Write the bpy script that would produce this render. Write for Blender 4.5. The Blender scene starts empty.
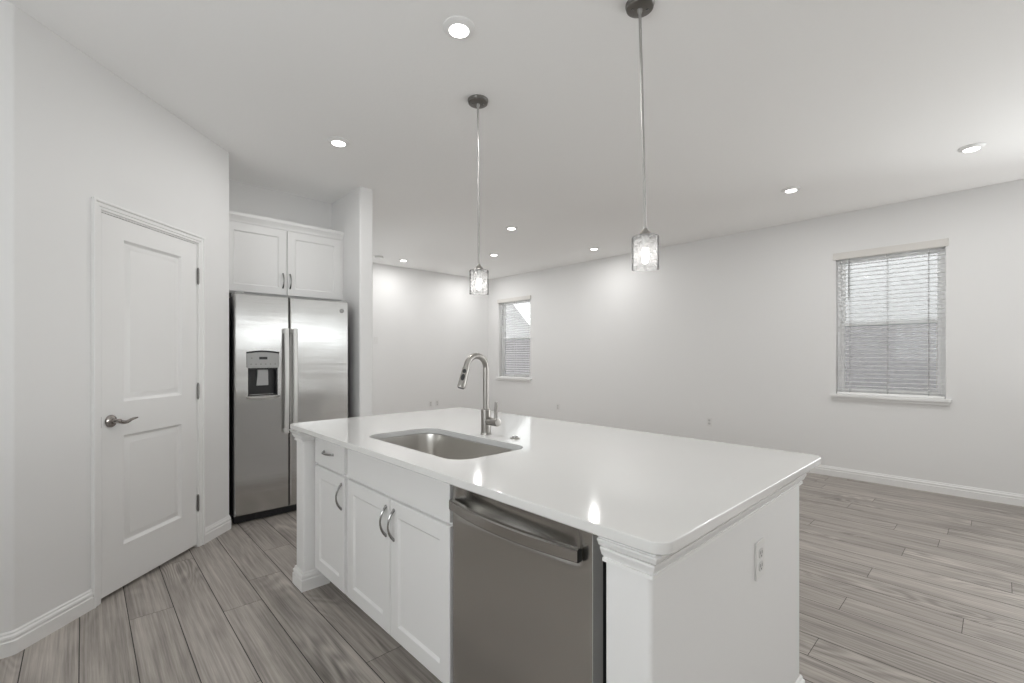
import bpy, bmesh, math, random
from mathutils import Vector, Matrix
random.seed(7)
PI = math.pi
SC = bpy.context.scene
COL = SC.collection

# ------------------------------------------------------------------ camera, world, light, exposure
CAMZ = 1.295
CEIL = 2.83
cam_d = bpy.data.cameras.new('camera')
cam_d.sensor_width = 36.0
cam_d.lens = 457.0 / 1024 * 36.0
cam_d.shift_y = 15.0 / 1024
cam_d.clip_start = 0.03
cam = bpy.data.objects.new('camera', cam_d)
cam.location = (0, 0, CAMZ)
cam.rotation_euler = (PI / 2, 0, math.radians(-43.19))
COL.objects.link(cam)
SC.camera = cam

world = bpy.data.worlds.new('overcast_sky')
SC.world = world
world.use_nodes = True
bg = world.node_tree.nodes['Background']
bg.inputs[0].default_value = (0.99, 0.99, 1.0, 1)
bg.inputs[1].default_value = 3.3

SC.view_settings.view_transform = 'Standard'
SC.view_settings.look = 'None'
SC.view_settings.exposure = 0.43
SC.view_settings.gamma = 1.0
SC.view_settings.use_curve_mapping = False
SC.cycles.use_denoising = True
SC.cycles.max_bounces = 14
SC.cycles.diffuse_bounces = 8
SC.cycles.glossy_bounces = 6
SC.cycles.transparent_max_bounces = 24
SC.cycles.caustics_reflective = False
SC.cycles.caustics_refractive = False
SC.cycles.sample_clamp_indirect = 6.0


def area(name, loc, rot, sx, sy, power, color=(1, 1, 1)):
    d = bpy.data.lights.new(name, 'AREA')
    d.shape = 'RECTANGLE'
    d.size, d.size_y = sx, sy
    d.energy = power
    d.color = color
    o = bpy.data.objects.new(name, d)
    o.location = loc
    o.rotation_euler = rot
    COL.objects.link(o)
    return o


# added area lamps for daylight fill at the unseen glass doors and kitchen window
area('added_kitchen_fill', (-2.0, 0.6, 1.6), (PI / 2 + math.radians(42), 0, -PI / 2), 2.2, 1.0, 22, (0.98, 0.985, 1.0))
area('added_living_fill', (1.80, 5.85, 1.2), (PI / 2 + math.radians(35), 0, -PI / 2), 2.0, 2.0, 12, (1.0, 0.995, 0.99))
area('added_dining_fill', (6.25, -1.65, 1.2), (PI / 2 + math.radians(45), 0, PI / 2), 2.4, 2.0, 72, (1.0, 0.995, 0.99))
CAN_POWER = 4.8

# ------------------------------------------------------------------ materials


def mat(name, color, rough=0.5, metal=0.0, **kw):
    m = bpy.data.materials.new(name)
    m.use_nodes = True
    b = m.node_tree.nodes['Principled BSDF']
    b.inputs['Base Color'].default_value = (*color, 1)
    b.inputs['Roughness'].default_value = rough
    b.inputs['Metallic'].default_value = metal
    for k, v in kw.items():
        b.inputs[k].default_value = v
    return m


def nd(m, typ, **kw):
    n = m.node_tree.nodes.new(typ)
    for k, v in kw.items():
        setattr(n, k, v)
    return n


def bump(m, scale, strength, dist=0.002, stretch=(1, 1, 1), detail=3):
    nt = m.node_tree
    tc = nd(m, 'ShaderNodeTexCoord')
    mp = nd(m, 'ShaderNodeMapping')
    mp.inputs['Scale'].default_value = stretch
    nz = nd(m, 'ShaderNodeTexNoise')
    nz.inputs['Scale'].default_value = scale
    nz.inputs['Detail'].default_value = detail
    bp = nd(m, 'ShaderNodeBump')
    bp.inputs['Strength'].default_value = strength
    bp.inputs['Distance'].default_value = dist
    L = nt.links.new
    L(tc.outputs['Object'], mp.inputs['Vector'])
    L(mp.outputs[0], nz.inputs['Vector'])
    L(nz.outputs['Fac'], bp.inputs['Height'])
    L(bp.outputs[0], nt.nodes['Principled BSDF'].inputs['Normal'])
    return nz


M = {}
M['wall'] = mat('wall_paint', (0.80, 0.798, 0.794), 0.55)
bump(M['wall'], 70, 0.12, 0.002)
M['ceiling'] = mat('ceiling_paint', (0.93, 0.928, 0.922), 0.85)
bump(M['ceiling'], 45, 0.25, 0.003)
M['trim'] = mat('trim_white', (0.83, 0.828, 0.822), 0.35)
M['cab'] = mat('cabinet_white', (0.81, 0.808, 0.802), 0.38)
M['cabgap'] = mat('cabinet_interior', (0.45, 0.44, 0.43), 0.6)
M['quartz'] = mat('white_quartz', (0.73, 0.726, 0.714), 0.09)
nzq = bump(M['quartz'], 300, 0.0)
M['blackp'] = mat('black_plastic', (0.012, 0.012, 0.013), 0.35)
M['greyp'] = mat('grey_plastic', (0.42, 0.42, 0.42), 0.35)
M['nickel'] = mat('brushed_nickel', (0.40, 0.385, 0.365), 0.3, 1.0)
M['nickel_dark'] = mat('dark_brushed_nickel', (0.24, 0.235, 0.225), 0.32, 1.0)
M['lever'] = mat('polished_lever', (0.40, 0.37, 0.35), 0.14, 1.0)
M['rod'] = mat('nickel_rod', (0.46, 0.45, 0.44), 0.35, 0.9)
M['chrome'] = mat('satin_pull', (0.36, 0.355, 0.35), 0.22, 1.0)
M['plate'] = mat('outlet_plastic', (0.76, 0.755, 0.745), 0.35)
M['slot'] = mat('outlet_slot', (0.08, 0.08, 0.08), 0.5)
M['receptacle'] = mat('receptacle_plastic', (0.62, 0.615, 0.605), 0.4)
M['vinyl'] = mat('window_vinyl', (0.93, 0.932, 0.935), 0.35)
M['slat'] = mat('blind_slat', (0.92, 0.92, 0.915), 0.45)
M['cord'] = mat('blind_cord', (0.42, 0.42, 0.42), 0.7)
M['wand'] = mat('blind_wand', (0.16, 0.16, 0.16), 0.4)
M['valance'] = mat('blind_valance', (0.70, 0.68, 0.65), 0.5)
M['groove'] = mat('floor_groove', (0.04, 0.036, 0.033), 0.7)
M['ground'] = mat('gravel_yard', (0.5, 0.49, 0.47), 0.9)
M['roofing'] = mat('grey_shingle', (0.30, 0.30, 0.31), 0.9)
M['fascia'] = mat('white_fascia', (0.82, 0.82, 0.81), 0.5)
M['taupe'] = mat('taupe_siding', (0.24, 0.235, 0.235), 0.9)
M['pale_roof'] = mat('pale_metal_roof', (0.75, 0.75, 0.74), 0.6)
M['stucco'] = mat('grey_stucco', (0.35, 0.346, 0.346), 0.9)
bump(M['stucco'], 12, 0.8, 0.02, detail=5)


def steel(name, col, rough, stretch, aniso=0.0, streak=1.0):
    """brushed stainless: long fine streaks in roughness and bump"""
    m = mat(name, col, rough, 1.0)
    nt = m.node_tree
    L = nt.links.new
    p = nt.nodes['Principled BSDF']
    tc = nd(m, 'ShaderNodeTexCoord')
    mp = nd(m, 'ShaderNodeMapping')
    mp.inputs['Scale'].default_value = stretch
    nz = nd(m, 'ShaderNodeTexNoise')
    nz.inputs['Scale'].default_value = 1.0
    nz.inputs['Detail'].default_value = 4
    mr = nd(m, 'ShaderNodeMapRange')
    mr.inputs['To Min'].default_value = rough * (1 - 0.4 * streak)
    mr.inputs['To Max'].default_value = rough * (1 + 0.4 * streak)
    L(tc.outputs['Object'], mp.inputs['Vector'])
    L(mp.outputs[0], nz.inputs['Vector'])
    L(nz.outputs['Fac'], mr.inputs['Value'])
    L(mr.outputs[0], p.inputs['Roughness'])
    # gentle waviness of the sheet
    n2 = nd(m, 'ShaderNodeTexNoise')
    n2.inputs['Scale'].default_value = 2.3
    n2.inputs['Detail'].default_value = 1
    bp = nd(m, 'ShaderNodeBump')
    bp.inputs['Strength'].default_value = 0.35
    bp.inputs['Distance'].default_value = 0.012
    L(tc.outputs['Object'], n2.inputs['Vector'])
    L(n2.outputs['Fac'], bp.inputs['Height'])
    b2 = nd(m, 'ShaderNodeBump')
    b2.inputs['Strength'].default_value = 0.25 * streak
    b2.inputs['Distance'].default_value = 0.0006
    L(nz.outputs['Fac'], b2.inputs['Height'])
    L(bp.outputs[0], b2.inputs['Normal'])
    L(b2.outputs[0], p.inputs['Normal'])
    if aniso:
        p.inputs['Anisotropic'].default_value = aniso
        tg = nd(m, 'ShaderNodeTangent', direction_type='RADIAL', axis='Z')
        L(tg.outputs[0], p.inputs['Tangent'])
    return m


M['steel'] = steel('stainless_fridge', (0.62, 0.615, 0.605), 0.18, (1.5, 1.5, 70), 0.5)
M['dwsteel'] = steel('stainless_dishwasher', (0.54, 0.53, 0.51), 0.25, (2, 2, 90), 0.4, 0.12)
M['dwbar'] = steel('stainless_bar', (0.50, 0.485, 0.465), 0.22, (300, 3, 300))
M['dwside'] = mat('dishwasher_side', (0.55, 0.545, 0.535), 0.45)
M['handle'] = mat('satin_fridge_handle', (0.72, 0.715, 0.70), 0.42, 1.0)
M['panelgrey'] = mat('dispenser_panel', (0.36, 0.36, 0.355), 0.35, 0.5)
M['sink'] = steel('stainless_sink', (0.70, 0.685, 0.66), 0.3, (6, 6, 60), 0.0, 0.05)


def glass_mat(name, tint, gloss, rough=0.02):
    m = bpy.data.materials.new(name)
    m.use_nodes = True
    nt = m.node_tree
    nt.nodes.remove(nt.nodes['Principled BSDF'])
    out = nt.nodes['Material Output']
    t = nd(m, 'ShaderNodeBsdfTransparent')
    t.inputs[0].default_value = (*tint, 1)
    g = nd(m, 'ShaderNodeBsdfGlossy')
    g.inputs[0].default_value = (1, 1, 1, 1)
    g.inputs['Roughness'].default_value = rough
    mx = nd(m, 'ShaderNodeMixShader')
    lw = nd(m, 'ShaderNodeLayerWeight')
    lw.inputs['Blend'].default_value = gloss
    L = nt.links.new
    L(lw.outputs['Fresnel'], mx.inputs[0])
    L(t.outputs[0], mx.inputs[1])
    L(g.outputs[0], mx.inputs[2])
    L(mx.outputs[0], out.inputs[0])
    return m


M['glass'] = glass_mat('window_glass', (0.94, 0.96, 0.96), 0.12)
M['screen'] = glass_mat('insect_screen', (0.78, 0.77, 0.775), 0.02, 0.4)


def seeded_glass():
    m = bpy.data.materials.new('seeded_shade_glass')
    m.use_nodes = True
    nt = m.node_tree
    L = nt.links.new
    nt.nodes.remove(nt.nodes['Principled BSDF'])
    out = nt.nodes['Material Output']
    t = nd(m, 'ShaderNodeBsdfTransparent')
    t.inputs[0].default_value = (0.97, 0.97, 0.97, 1)
    tl = nd(m, 'ShaderNodeBsdfTranslucent')
    tl.inputs[0].default_value = (0.95, 0.95, 0.94, 1)
    df = nd(m, 'ShaderNodeBsdfDiffuse')
    df.inputs[0].default_value = (0.9, 0.9, 0.9, 1)
    ad = nd(m, 'ShaderNodeMixShader')
    ad.inputs[0].default_value = 0.5
    L(tl.outputs[0], ad.inputs[1])
    L(df.outputs[0], ad.inputs[2])
    g = nd(m, 'ShaderNodeBsdfGlossy')
    g.inputs['Roughness'].default_value = 0.06
    # seeds and streaks scatter the light
    tc = nd(m, 'ShaderNodeTexCoord')
    vz = nd(m, 'ShaderNodeTexNoise')
    vz.inputs['Scale'].default_value = 60
    L(tc.outputs['Object'], vz.inputs['Vector'])
    mr = nd(m, 'ShaderNodeMapRange')
    mr.inputs['From Min'].default_value = 0.35
    mr.inputs['From Max'].default_value = 0.7
    mr.inputs['To Min'].default_value = 0.18
    mr.inputs['To Max'].default_value = 0.30
    L(vz.outputs['Fac'], mr.inputs['Value'])
    lw = nd(m, 'ShaderNodeLayerWeight')
    lw.inputs['Blend'].default_value = 0.12
    mxa = nd(m, 'ShaderNodeMath', operation='MAXIMUM')
    L(mr.outputs[0], mxa.inputs[0])
    L(lw.outputs['Facing'], mxa.inputs[1])
    m1 = nd(m, 'ShaderNodeMixShader')
    L(mxa.outputs[0], m1.inputs[0])
    L(t.outputs[0], m1.inputs[1])
    L(ad.outputs[0], m1.inputs[2])
    m2 = nd(m, 'ShaderNodeMixShader')
    L(lw.outputs['Fresnel'], m2.inputs[0])
    L(m1.outputs[0], m2.inputs[1])
    L(g.outputs[0], m2.inputs[2])
    L(m2.outputs[0], out.inputs[0])
    return m


M['seeded'] = seeded_glass()


def emit(name, col, strength):
    m = bpy.data.materials.new(name)
    m.use_nodes = True
    nt = m.node_tree
    nt.nodes.remove(nt.nodes['Principled BSDF'])
    e = nd(m, 'ShaderNodeEmission')
    e.inputs[0].default_value = (*col, 1)
    e.inputs[1].default_value = strength
    nt.links.new(e.outputs[0], nt.nodes['Material Output'].inputs[0])
    return m


M['lens'] = emit('lit_lens', (1, 0.985, 0.96), 9.0)
M['bulb'] = emit('lit_bulb', (1, 0.97, 0.94), 9.0)


def plank_mat():
    m = mat('grey_oak_plank', (0.2, 0.18, 0.17), 0.42)
    nt = m.node_tree
    L = nt.links.new
    p = nt.nodes['Principled BSDF']
    tc = nd(m, 'ShaderNodeTexCoord')
    at = nd(m, 'ShaderNodeAttribute', attribute_name='plank')
    sep = nd(m, 'ShaderNodeSeparateColor')
    L(at.outputs['Color'], sep.inputs[0])
    off = nd(m, 'ShaderNodeVectorMath', operation='SCALE')
    off.inputs['Scale'].default_value = 37.0
    L(at.outputs['Color'], off.inputs[0])
    add = nd(m, 'ShaderNodeVectorMath', operation='ADD')
    L(tc.outputs['Object'], add.inputs[0])
    L(off.outputs[0], add.inputs[1])

    def noise(sx, sy, scale, detail, dist=0.0, rough=0.55):
        mp = nd(m, 'ShaderNodeMapping')
        mp.inputs['Scale'].default_value = (sx, sy, 1)
        n = nd(m, 'ShaderNodeTexNoise')
        n.inputs['Scale'].default_value = scale
        n.inputs['Detail'].default_value = detail
        n.inputs['Distortion'].default_value = dist
        n.inputs['Roughness'].default_value = rough
        L(add.outputs[0], mp.inputs['Vector'])
        L(mp.outputs[0], n.inputs['Vector'])
        return n

    def math_(op, a, b):
        n = nd(m, 'ShaderNodeMath', operation=op)
        for i, v in enumerate((a, b)):
            if hasattr(v, 'links') or hasattr(v, 'is_linked'):
                L(v, n.inputs[i])
            else:
                n.inputs[i].default_value = v
        return n.outputs[0]
    fine = noise(85, 1.9, 1.0, 6, 0.15, 0.68)      # long fine fibres
    broad = noise(10, 0.45, 1.0, 4, 0.25)          # broad streaks
    cath = noise(4.2, 0.8, 1.0, 1.5, 0.5)          # contour lines -> cathedral figure
    ring = math_('SINE', math_('MULTIPLY', cath.outputs['Fac'], 120.0), 0.0)
    patch = noise(3.0, 1.1, 1.0, 2)
    mask = nd(m, 'ShaderNodeMapRange')
    mask.inputs['From Min'].default_value = 0.50
    mask.inputs['From Max'].default_value = 0.64
    L(patch.outputs['Fac'], mask.inputs['Value'])
    ring = math_('MULTIPLY', math_('MULTIPLY', ring, mask.outputs[0]), 0.13)
    blot = noise(5.0, 1.6, 1.0, 3, 0.4)
    v = math_('ADD', math_('MULTIPLY', math_('SUBTRACT', fine.outputs['Fac'], 0.5), 1.05), 0.5)
    v = math_('ADD', v, math_('MULTIPLY', math_('SUBTRACT', broad.outputs['Fac'], 0.5), 0.55))
    v = math_('ADD', v, math_('MULTIPLY', math_('SUBTRACT', blot.outputs['Fac'], 0.5), 0.50))
    v = math_('ADD', v, ring)
    v = math_('ADD', v, math_('MULTIPLY', math_('SUBTRACT', sep.outputs[0], 0.5), 0.09))
    cr = nd(m, 'ShaderNodeValToRGB')
    cr.color_ramp.elements[0].position = 0.12
    cr.color_ramp.elements[0].color = (0.115, 0.102, 0.091, 1)
    cr.color_ramp.elements[1].position = 0.9
    cr.color_ramp.elements[1].color = (0.58, 0.532, 0.488, 1)
    e = cr.color_ramp.elements.new(0.5)
    e.color = (0.338, 0.307, 0.279, 1)
    L(v, cr.inputs[0])
    L(cr.outputs[0], p.inputs['Base Color'])
    bp = nd(m, 'ShaderNodeBump')
    bp.inputs['Strength'].default_value = 0.15
    bp.inputs['Distance'].default_value = 0.002
    L(fine.outputs['Fac'], bp.inputs['Height'])
    L(bp.outputs[0], p.inputs['Normal'])
    return m


M['plank'] = plank_mat()

# ------------------------------------------------------------------ mesh helpers
WLOC = {}


def obj(name, bm, m, parent=None, smooth=35, label=None):
    """link a bmesh (built in world coordinates) as one mesh object"""
    me = bpy.data.meshes.new(name)
    bmesh.ops.recalc_face_normals(bm, faces=bm.faces)
    loc = WLOC.get(parent.name, Vector((0, 0, 0))) if parent else Vector((0, 0, 0))
    if loc.length:
        bmesh.ops.translate(bm, vec=-loc, verts=bm.verts)
    bm.to_mesh(me)
    bm.free()
    for mm in (m if isinstance(m, (list, tuple)) else [m]):
        me.materials.append(mm)
    if smooth:
        for p in me.polygons:
            p.use_smooth = True
        me.set_sharp_from_angle(angle=math.radians(smooth))
    o = bpy.data.objects.new(name, me)
    COL.objects.link(o)
    if smooth:
        wn = o.modifiers.new('weighted_normals', 'WEIGHTED_NORMAL')
        wn.keep_sharp = True
        wn.weight = 100
    if parent:
        o.parent = parent
        WLOC[o.name] = loc
    if label:
        o['label'] = label
    return o


def thing(name, label, cat, loc, group=None):
    o = bpy.data.objects.new(name, None)
    o.empty_display_size = 0.1
    o.location = loc
    COL.objects.link(o)
    o['label'] = label
    o['category'] = cat
    if group:
        o['group'] = group
    WLOC[o.name] = Vector(loc)
    return o


def struct(o, label=None, cat=None):
    o['kind'] = 'structure'
    if label:
        o['label'] = label
    if cat:
        o['category'] = cat
    return o


def sroot(name, label, cat, loc):
    o = thing(name, label, cat, loc)
    o['kind'] = 'structure'
    return o


def B():
    return bmesh.new()


def box(bm, x0, x1, y0, y1, z0, z1, bev=0.0, seg=2, T=None):
    r = bmesh.ops.create_cube(bm, size=1.0)
    vs = r['verts']
    for v in vs:
        v.co = Vector(((x0 + x1) / 2 + v.co.x * (x1 - x0), (y0 + y1) / 2 + v.co.y * (y1 - y0), (z0 + z1) / 2 + v.co.z * (z1 - z0)))
    if bev:
        es = list({e for v in vs for e in v.link_edges})
        r2 = bmesh.ops.bevel(bm, geom=es, offset=bev, segments=seg, profile=0.5, affect='EDGES')
        vs = list({v for f in r2['faces'] for v in f.verts} | {v for v in vs if v.is_valid})
    if T is not None:
        for v in vs:
            v.co = T @ v.co
    return vs


def loft(bm, loops, closed=True, cap0=True, cap1=True):
    """skin successive loops of equal length"""
    rows = [[bm.verts.new(p) for p in lp] for lp in loops]
    n = len(rows[0])
    for a, b in zip(rows[:-1], rows[1:]):
        for i in range(n if closed else n - 1):
            j = (i + 1) % n
            try:
                bm.faces.new((a[i], a[j], b[j], b[i]))
            except ValueError:
                pass
    if cap0 and n > 2:
        bm.faces.new(rows[0][::-1])
    if cap1 and n > 2:
        bm.faces.new(rows[-1])
    return rows


def lathe(bm, c, prof, n=32, T=None, cap0=True, cap1=True):
    """prof = [(radius, height)]; spun about z through c"""
    loops = []
    for r, h in prof:
        lp = []
        for i in range(n):
            a = 2 * PI * i / n
            p = Vector((r * math.cos(a), r * math.sin(a), h))
            if T is not None:
                p = T @ p
            lp.append(p + Vector(c))
        loops.append(lp)
    loft(bm, loops, True, cap0, cap1)


def tube(bm, pts, r, n=14, flat=1.0):
    pts = [Vector(p) for p in pts]
    rr = r if isinstance(r, (list, tuple)) else [r] * len(pts)
    loops = []
    up = None
    for i, p in enumerate(pts):
        t = (pts[min(i + 1, len(pts) - 1)] - pts[max(i - 1, 0)]).normalized()
        if up is None:
            up = Vector((0, 0, 1)) if abs(t.z) < 0.9 else Vector((0, 1, 0))
        s = t.cross(up).normalized()
        u = s.cross(t).normalized()
        up = u
        loops.append([p + rr[i] * (math.cos(2 * PI * k / n) * s + flat * math.sin(2 * PI * k / n) * u) for k in range(n)])
    loft(bm, loops)


def miter(path, closed):
    n = len(path)
    res = []
    for i in range(n):
        p = Vector(path[i])
        dirs = []
        if closed or i > 0:
            dirs.append((p - Vector(path[(i - 1) % n])).normalized())
        if closed or i < n - 1:
            dirs.append((Vector(path[(i + 1) % n]) - p).normalized())
        ns = [Vector((d.y, -d.x)) for d in dirs]
        m = sum(ns, Vector((0, 0)))
        m.normalize()
        m /= max(0.2, m.dot(ns[0]))
        res.append(m)
    return res


def sweep(bm, path, prof, closed=False, f=None):
    """prof = closed polygon of (outward offset, height); outward = right of travel"""
    ms = miter(path, closed)
    f = f or (lambda u, v, w: (u, v, w))
    loops = []
    for p, m in zip(path, ms):
        loops.append([f(p[0] + m.x * o, p[1] + m.y * o, h) for o, h in prof])
    if closed:
        loops.append(loops[0])
        loft(bm, loops, True, False, False)
        bmesh.ops.remove_doubles(bm, verts=bm.verts, dist=1e-6)
    else:
        loft(bm, loops, True, True, True)


def fillet(path, rads, n=5):
    """round the inner vertices of an open 2D path"""
    out = [tuple(path[0])]
    for i in range(1, len(path) - 1):
        p = Vector(path[i])
        a = (Vector(path[i - 1]) - p).normalized()
        b = (Vector(path[i + 1]) - p).normalized()
        r = rads[i - 1] if isinstance(rads, (list, tuple)) else rads
        ang = a.angle(b)
        d = r / math.tan(ang / 2)
        p0, p1 = p + a * d, p + b * d
        c = p + (a + b).normalized() * (r / math.sin(ang / 2))
        v0, v1 = p0 - c, p1 - c
        tot = v0.angle_signed(v1)
        for k in range(n + 1):
            t = -tot * k / n
            cs, sn = math.cos(t), math.sin(t)
            out.append((c.x + v0.x * cs - v0.y * sn, c.y + v0.x * sn + v0.y * cs))
    out.append(tuple(path[-1]))
    return out


def rrect(x0, x1, y0, y1, r, n=8):
    pts = []
    for cx, cy, a0 in ((x1 - r, y1 - r, 0), (x0 + r, y1 - r, 90), (x0 + r, y0 + r, 180), (x1 - r, y0 + r, 270)):
        for k in range(n + 1):
            a = math.radians(a0 + 90 * k / n)
            pts.append((cx + r * math.cos(a), cy + r * math.sin(a)))
    return pts


def extrude_poly(bm, pts, z0, z1):
    loft(bm, [[(x, y, z0) for x, y in pts], [(x, y, z1) for x, y in pts]])


def panel_slab(bm, T, w, h, t, panels, prof, edge=0.002, holes_back=True):
    """slab in local (u right, v up, n out of front): front at n=0, back at n=-t.
    panels = rects (u0,u1,v0,v1) worked into the front; prof = [(inset, depth)] successive rings"""
    us = sorted({edge, w - edge} | {p[0] for p in panels} | {p[1] for p in panels})
    vs = sorted({edge, h - edge} | {p[2] for p in panels} | {p[3] for p in panels})
    V = {}

    def vert(u, v, n=0.0):
        k = (round(u, 5), round(v, 5), round(n, 5))
        if k not in V:
            V[k] = bm.verts.new(T @ Vector((u, v, n)))
        return V[k]
    for i in range(len(us) - 1):
        for j in range(len(vs) - 1):
            cu, cv = (us[i] + us[i + 1]) / 2, (vs[j] + vs[j + 1]) / 2
            if any(p[0] < cu < p[1] and p[2] < cv < p[3] for p in panels):
                continue
            bm.faces.new((vert(us[i], vs[j]), vert(us[i + 1], vs[j]), vert(us[i + 1], vs[j + 1]), vert(us[i], vs[j + 1])))
    for p in panels:
        # first ring follows the grid's own vertices
        def ring(ins, dep):
            return [vert(p[0] + ins, p[2] + ins, -dep), vert(p[1] - ins, p[2] + ins, -dep), vert(p[1] - ins, p[3] - ins, -dep), vert(p[0] + ins, p[3] - ins, -dep)]
        prev = ring(0, 0)
        for ins, dep in prof:
            cur = ring(ins, dep)
            for k in range(4):
                bm.faces.new((prev[k], prev[(k + 1) % 4], cur[(k + 1) % 4], cur[k]))
            prev = cur
        bm.faces.new(prev)
    # rounded outer edge, sides and back
    def orow(e, n):
        a = [(u, e) for u in us] if True else None
        return a
    def loop(e, n):
        uu = [e] + us[1:-1] + [w - e]
        vv = [e] + vs[1:-1] + [h - e]
        l = [vert(u, e, n) for u in uu]
        l += [vert(w - e, v, n) for v in vv[1:]]
        l += [vert(u, h - e, n) for u in reversed(uu[:-1])]
        l += [vert(e, v, n) for v in reversed(vv[1:-1])]
        return l
    a = loop(edge, 0.0)
    for e, n in ((0.0, -edge), (0.0, -t)):
        b = loop(e, n)
        for k in range(len(a)):
            k2 = (k + 1) % len(a)
            bm.faces.new((a[k], a[k2], b[k2], b[k]))
        a = b
    bm.faces.new(a)


def frame_T(origin, u, v, n):
    u, v, n = Vector(u), Vector(v), Vector(n)
    return Matrix(((u.x, v.x, n.x, origin[0]), (u.y, v.y, n.y, origin[1]), (u.z, v.z, n.z, origin[2]), (0, 0, 0, 1)))


# ------------------------------------------------------------------ room shell
XR = 5.925       # right wall face
YF = 7.01        # far wall face
YL = 2.938       # wall left of the pantry
XK = -1.75       # kitchen side wall behind the camera
YB = -4.40       # wall behind the camera
GX, GY = -0.205, 2.955      # start of measurements along the angled pantry wall
PX, PY = -0.222, 2.938      # its left corner
RX = 0.802                   # pantry corner by the fridge
RY = GY + (RX - GX)
S2 = math.sqrt(0.5)


def dg(s, n=0.0):
    """point on the angled pantry wall: s along it, n out into the room"""
    return (GX + S2 * s + S2 * n, GY + S2 * s - S2 * n)


# floor: individual planks with grooves, one mesh
PW, PL = 0.177, 1.52
known = {-3: 2.3, -2: 2.35, -1: 2.2, 0: 2.28, 1: 2.922, 2: 3.54, 3: 2.69, 4: 2.965, 5: 3.35, 12: 1.0, 13: 0.567, 14: 1.15, 15: 1.05, 16: 0.56, 17: 0.119, 18: 1.1, 19: 0.53, 20: 1.15, 21: -0.05, 22: 0.433, 23: 1.0, 24: 0.285, 25: 0.537}
bm = B()
lay = bm.loops.layers.float_color.new('plank')
c0 = int((XK - 0.2) / PW) - 1
c1 = int((XR + 0.2) / PW) + 1
for c in range(c0, c1 + 1):
    x0 = -0.012 + c * PW
    base = known.get(c, random.random() * PL)
    k0 = math.floor((YB - 0.2 - base) / PL)
    y = base + k0 * PL
    while y < YF + 0.2:
        g = 0.0019
        rc = (random.random(), random.random(), random.random(), 1)
        vv = [bm.verts.new(q) for q in ((x0 + g, y + 0.0012, 0), (x0 + PW - g, y + 0.0012, 0), (x0 + PW - g, y + PL - 0.0012, 0), (x0 + g, y + PL - 0.0012, 0))]
        fc = bm.faces.new(vv)
        for lp in fc.loops:
            lp[lay] = rc
        y += PL
q = [bm.verts.new(p) for p in ((XK - 0.3, YB - 0.3, -0.0015), (XR + 0.3, YB - 0.3, -0.0015), (XR + 0.3, YF + 0.3, -0.0015), (XK - 0.3, YF + 0.3, -0.0015))]
fc = bm.faces.new(q)
fc.material_index = 1
box(bm, XK - 0.3, XR + 0.3, YB - 0.3, YF + 0.3, -0.2, -0.01)
for f_ in bm.faces:
    if f_.calc_center_median().z < -0.001:
        f_.material_index = 1
struct(obj('floor', bm, [M['plank'], M['groove']], smooth=0))

bm = B()
box(bm, XK - 0.2, XR + 0.2, YB - 0.2, YF + 0.2, CEIL, CEIL + 0.15)
struct(obj('ceiling', bm, M['ceiling'], smooth=0))


def wall_with_openings(bm, axis, c0, c1, a0, a1, openings, z1=CEIL):
    """axis 'x': wall slab x in c0..c1 running along y from a0 to a1; openings (a,b,z0,z1)"""
    def bx(a, b, za, zb):
        if b - a < 1e-4 or zb - za < 1e-4:
            return
        if axis == 'x':
            box(bm, c0, c1, a, b, za, zb)
        else:
            box(bm, a, b, c0, c1, za, zb)
    pos = a0
    for (a, b, za, zb) in sorted(openings):
        bx(pos, a, 0, z1)
        bx(a, b, 0, za)
        bx(a, b, zb, z1)
        pos = b
    bx(pos, a1, 0, z1)


W1 = (0.343, 1.206, 0.893, 2.365)
W2 = (5.83, 6.693, 0.893, 2.365)
WT = 0.16
bm = B()
wall_with_openings(bm, 'x', XR, XR + WT, YB - 0.15, YF + 0.15, [(-2.85, -0.45, 0.0, 2.3), W1, W2])
struct(obj('wall_right', bm, M['wall'], smooth=0))
bm = B()
box(bm, XK - 0.15, XR + 0.001, YF, YF + 0.15, 0, CEIL)
struct(obj('wall_far', bm, M['wall'], smooth=0))

# pantry walls: rounded drywall corners
DO0, DO1, DOZ = 0.372, 1.106, 2.072
bm = B()
rect = lambda t, z0, z1: [(0, z0), (0, z1), (-t, z1), (-t, z0)]
pth = fillet([(XK, YL), (PX, PY), dg(DO0)], 0.02)
sweep(bm, pth, rect(0.1, 0, CEIL))
sweep(bm, [dg(DO0), dg(DO1)], rect(0.1, DOZ, CEIL))
pth = fillet([dg(DO1), (RX, RY), (RX, 4.58)], 0.02)
sweep(bm, pth, rect(0.1, 0, CEIL))
struct(obj('wall_pantry', bm, M['wall']))

bm = B()
box(bm, RX - 0.05, 1.85, 4.58, 4.70, 0, CEIL)
struct(obj('wall_alcove', bm, M['wall'], smooth=0))

SX0, SX1, SY0 = 1.82, 1.95, 3.945
bm = B()
pth = rrect(SX0, SX1, SY0, SY0 + 0.3, 0.018, 5)
pth = [p for p in pth if p[1] < SY0 + 0.15]
pth = [(SX1, 4.75), (SX0, 4.75)] + pth
extrude_poly(bm, pth, 0, CEIL)
wall_with_openings(bm, 'x', SX0, SX1, 4.75, YF + 0.1, [(4.85, 6.85, 0.0, 2.3)])
struct(obj('wall_divider', bm, M['wall']))

bm = B()
wall_with_openings(bm, 'x', XK - 0.15, XK, YB - 0.15, YF + 0.15, [(-0.5, 1.7, 1.15, 2.15)])
struct(obj('wall_kitchen', bm, M['wall'], smooth=0))
bm = B()
wall_with_openings(bm, 'y', YB - 0.15, YB, XK - 0.15, XR + 0.15, [(2.5, 5.5, 1.5, 2.25)])
struct(obj('wall_back', bm, M['wall'], smooth=0))

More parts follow.
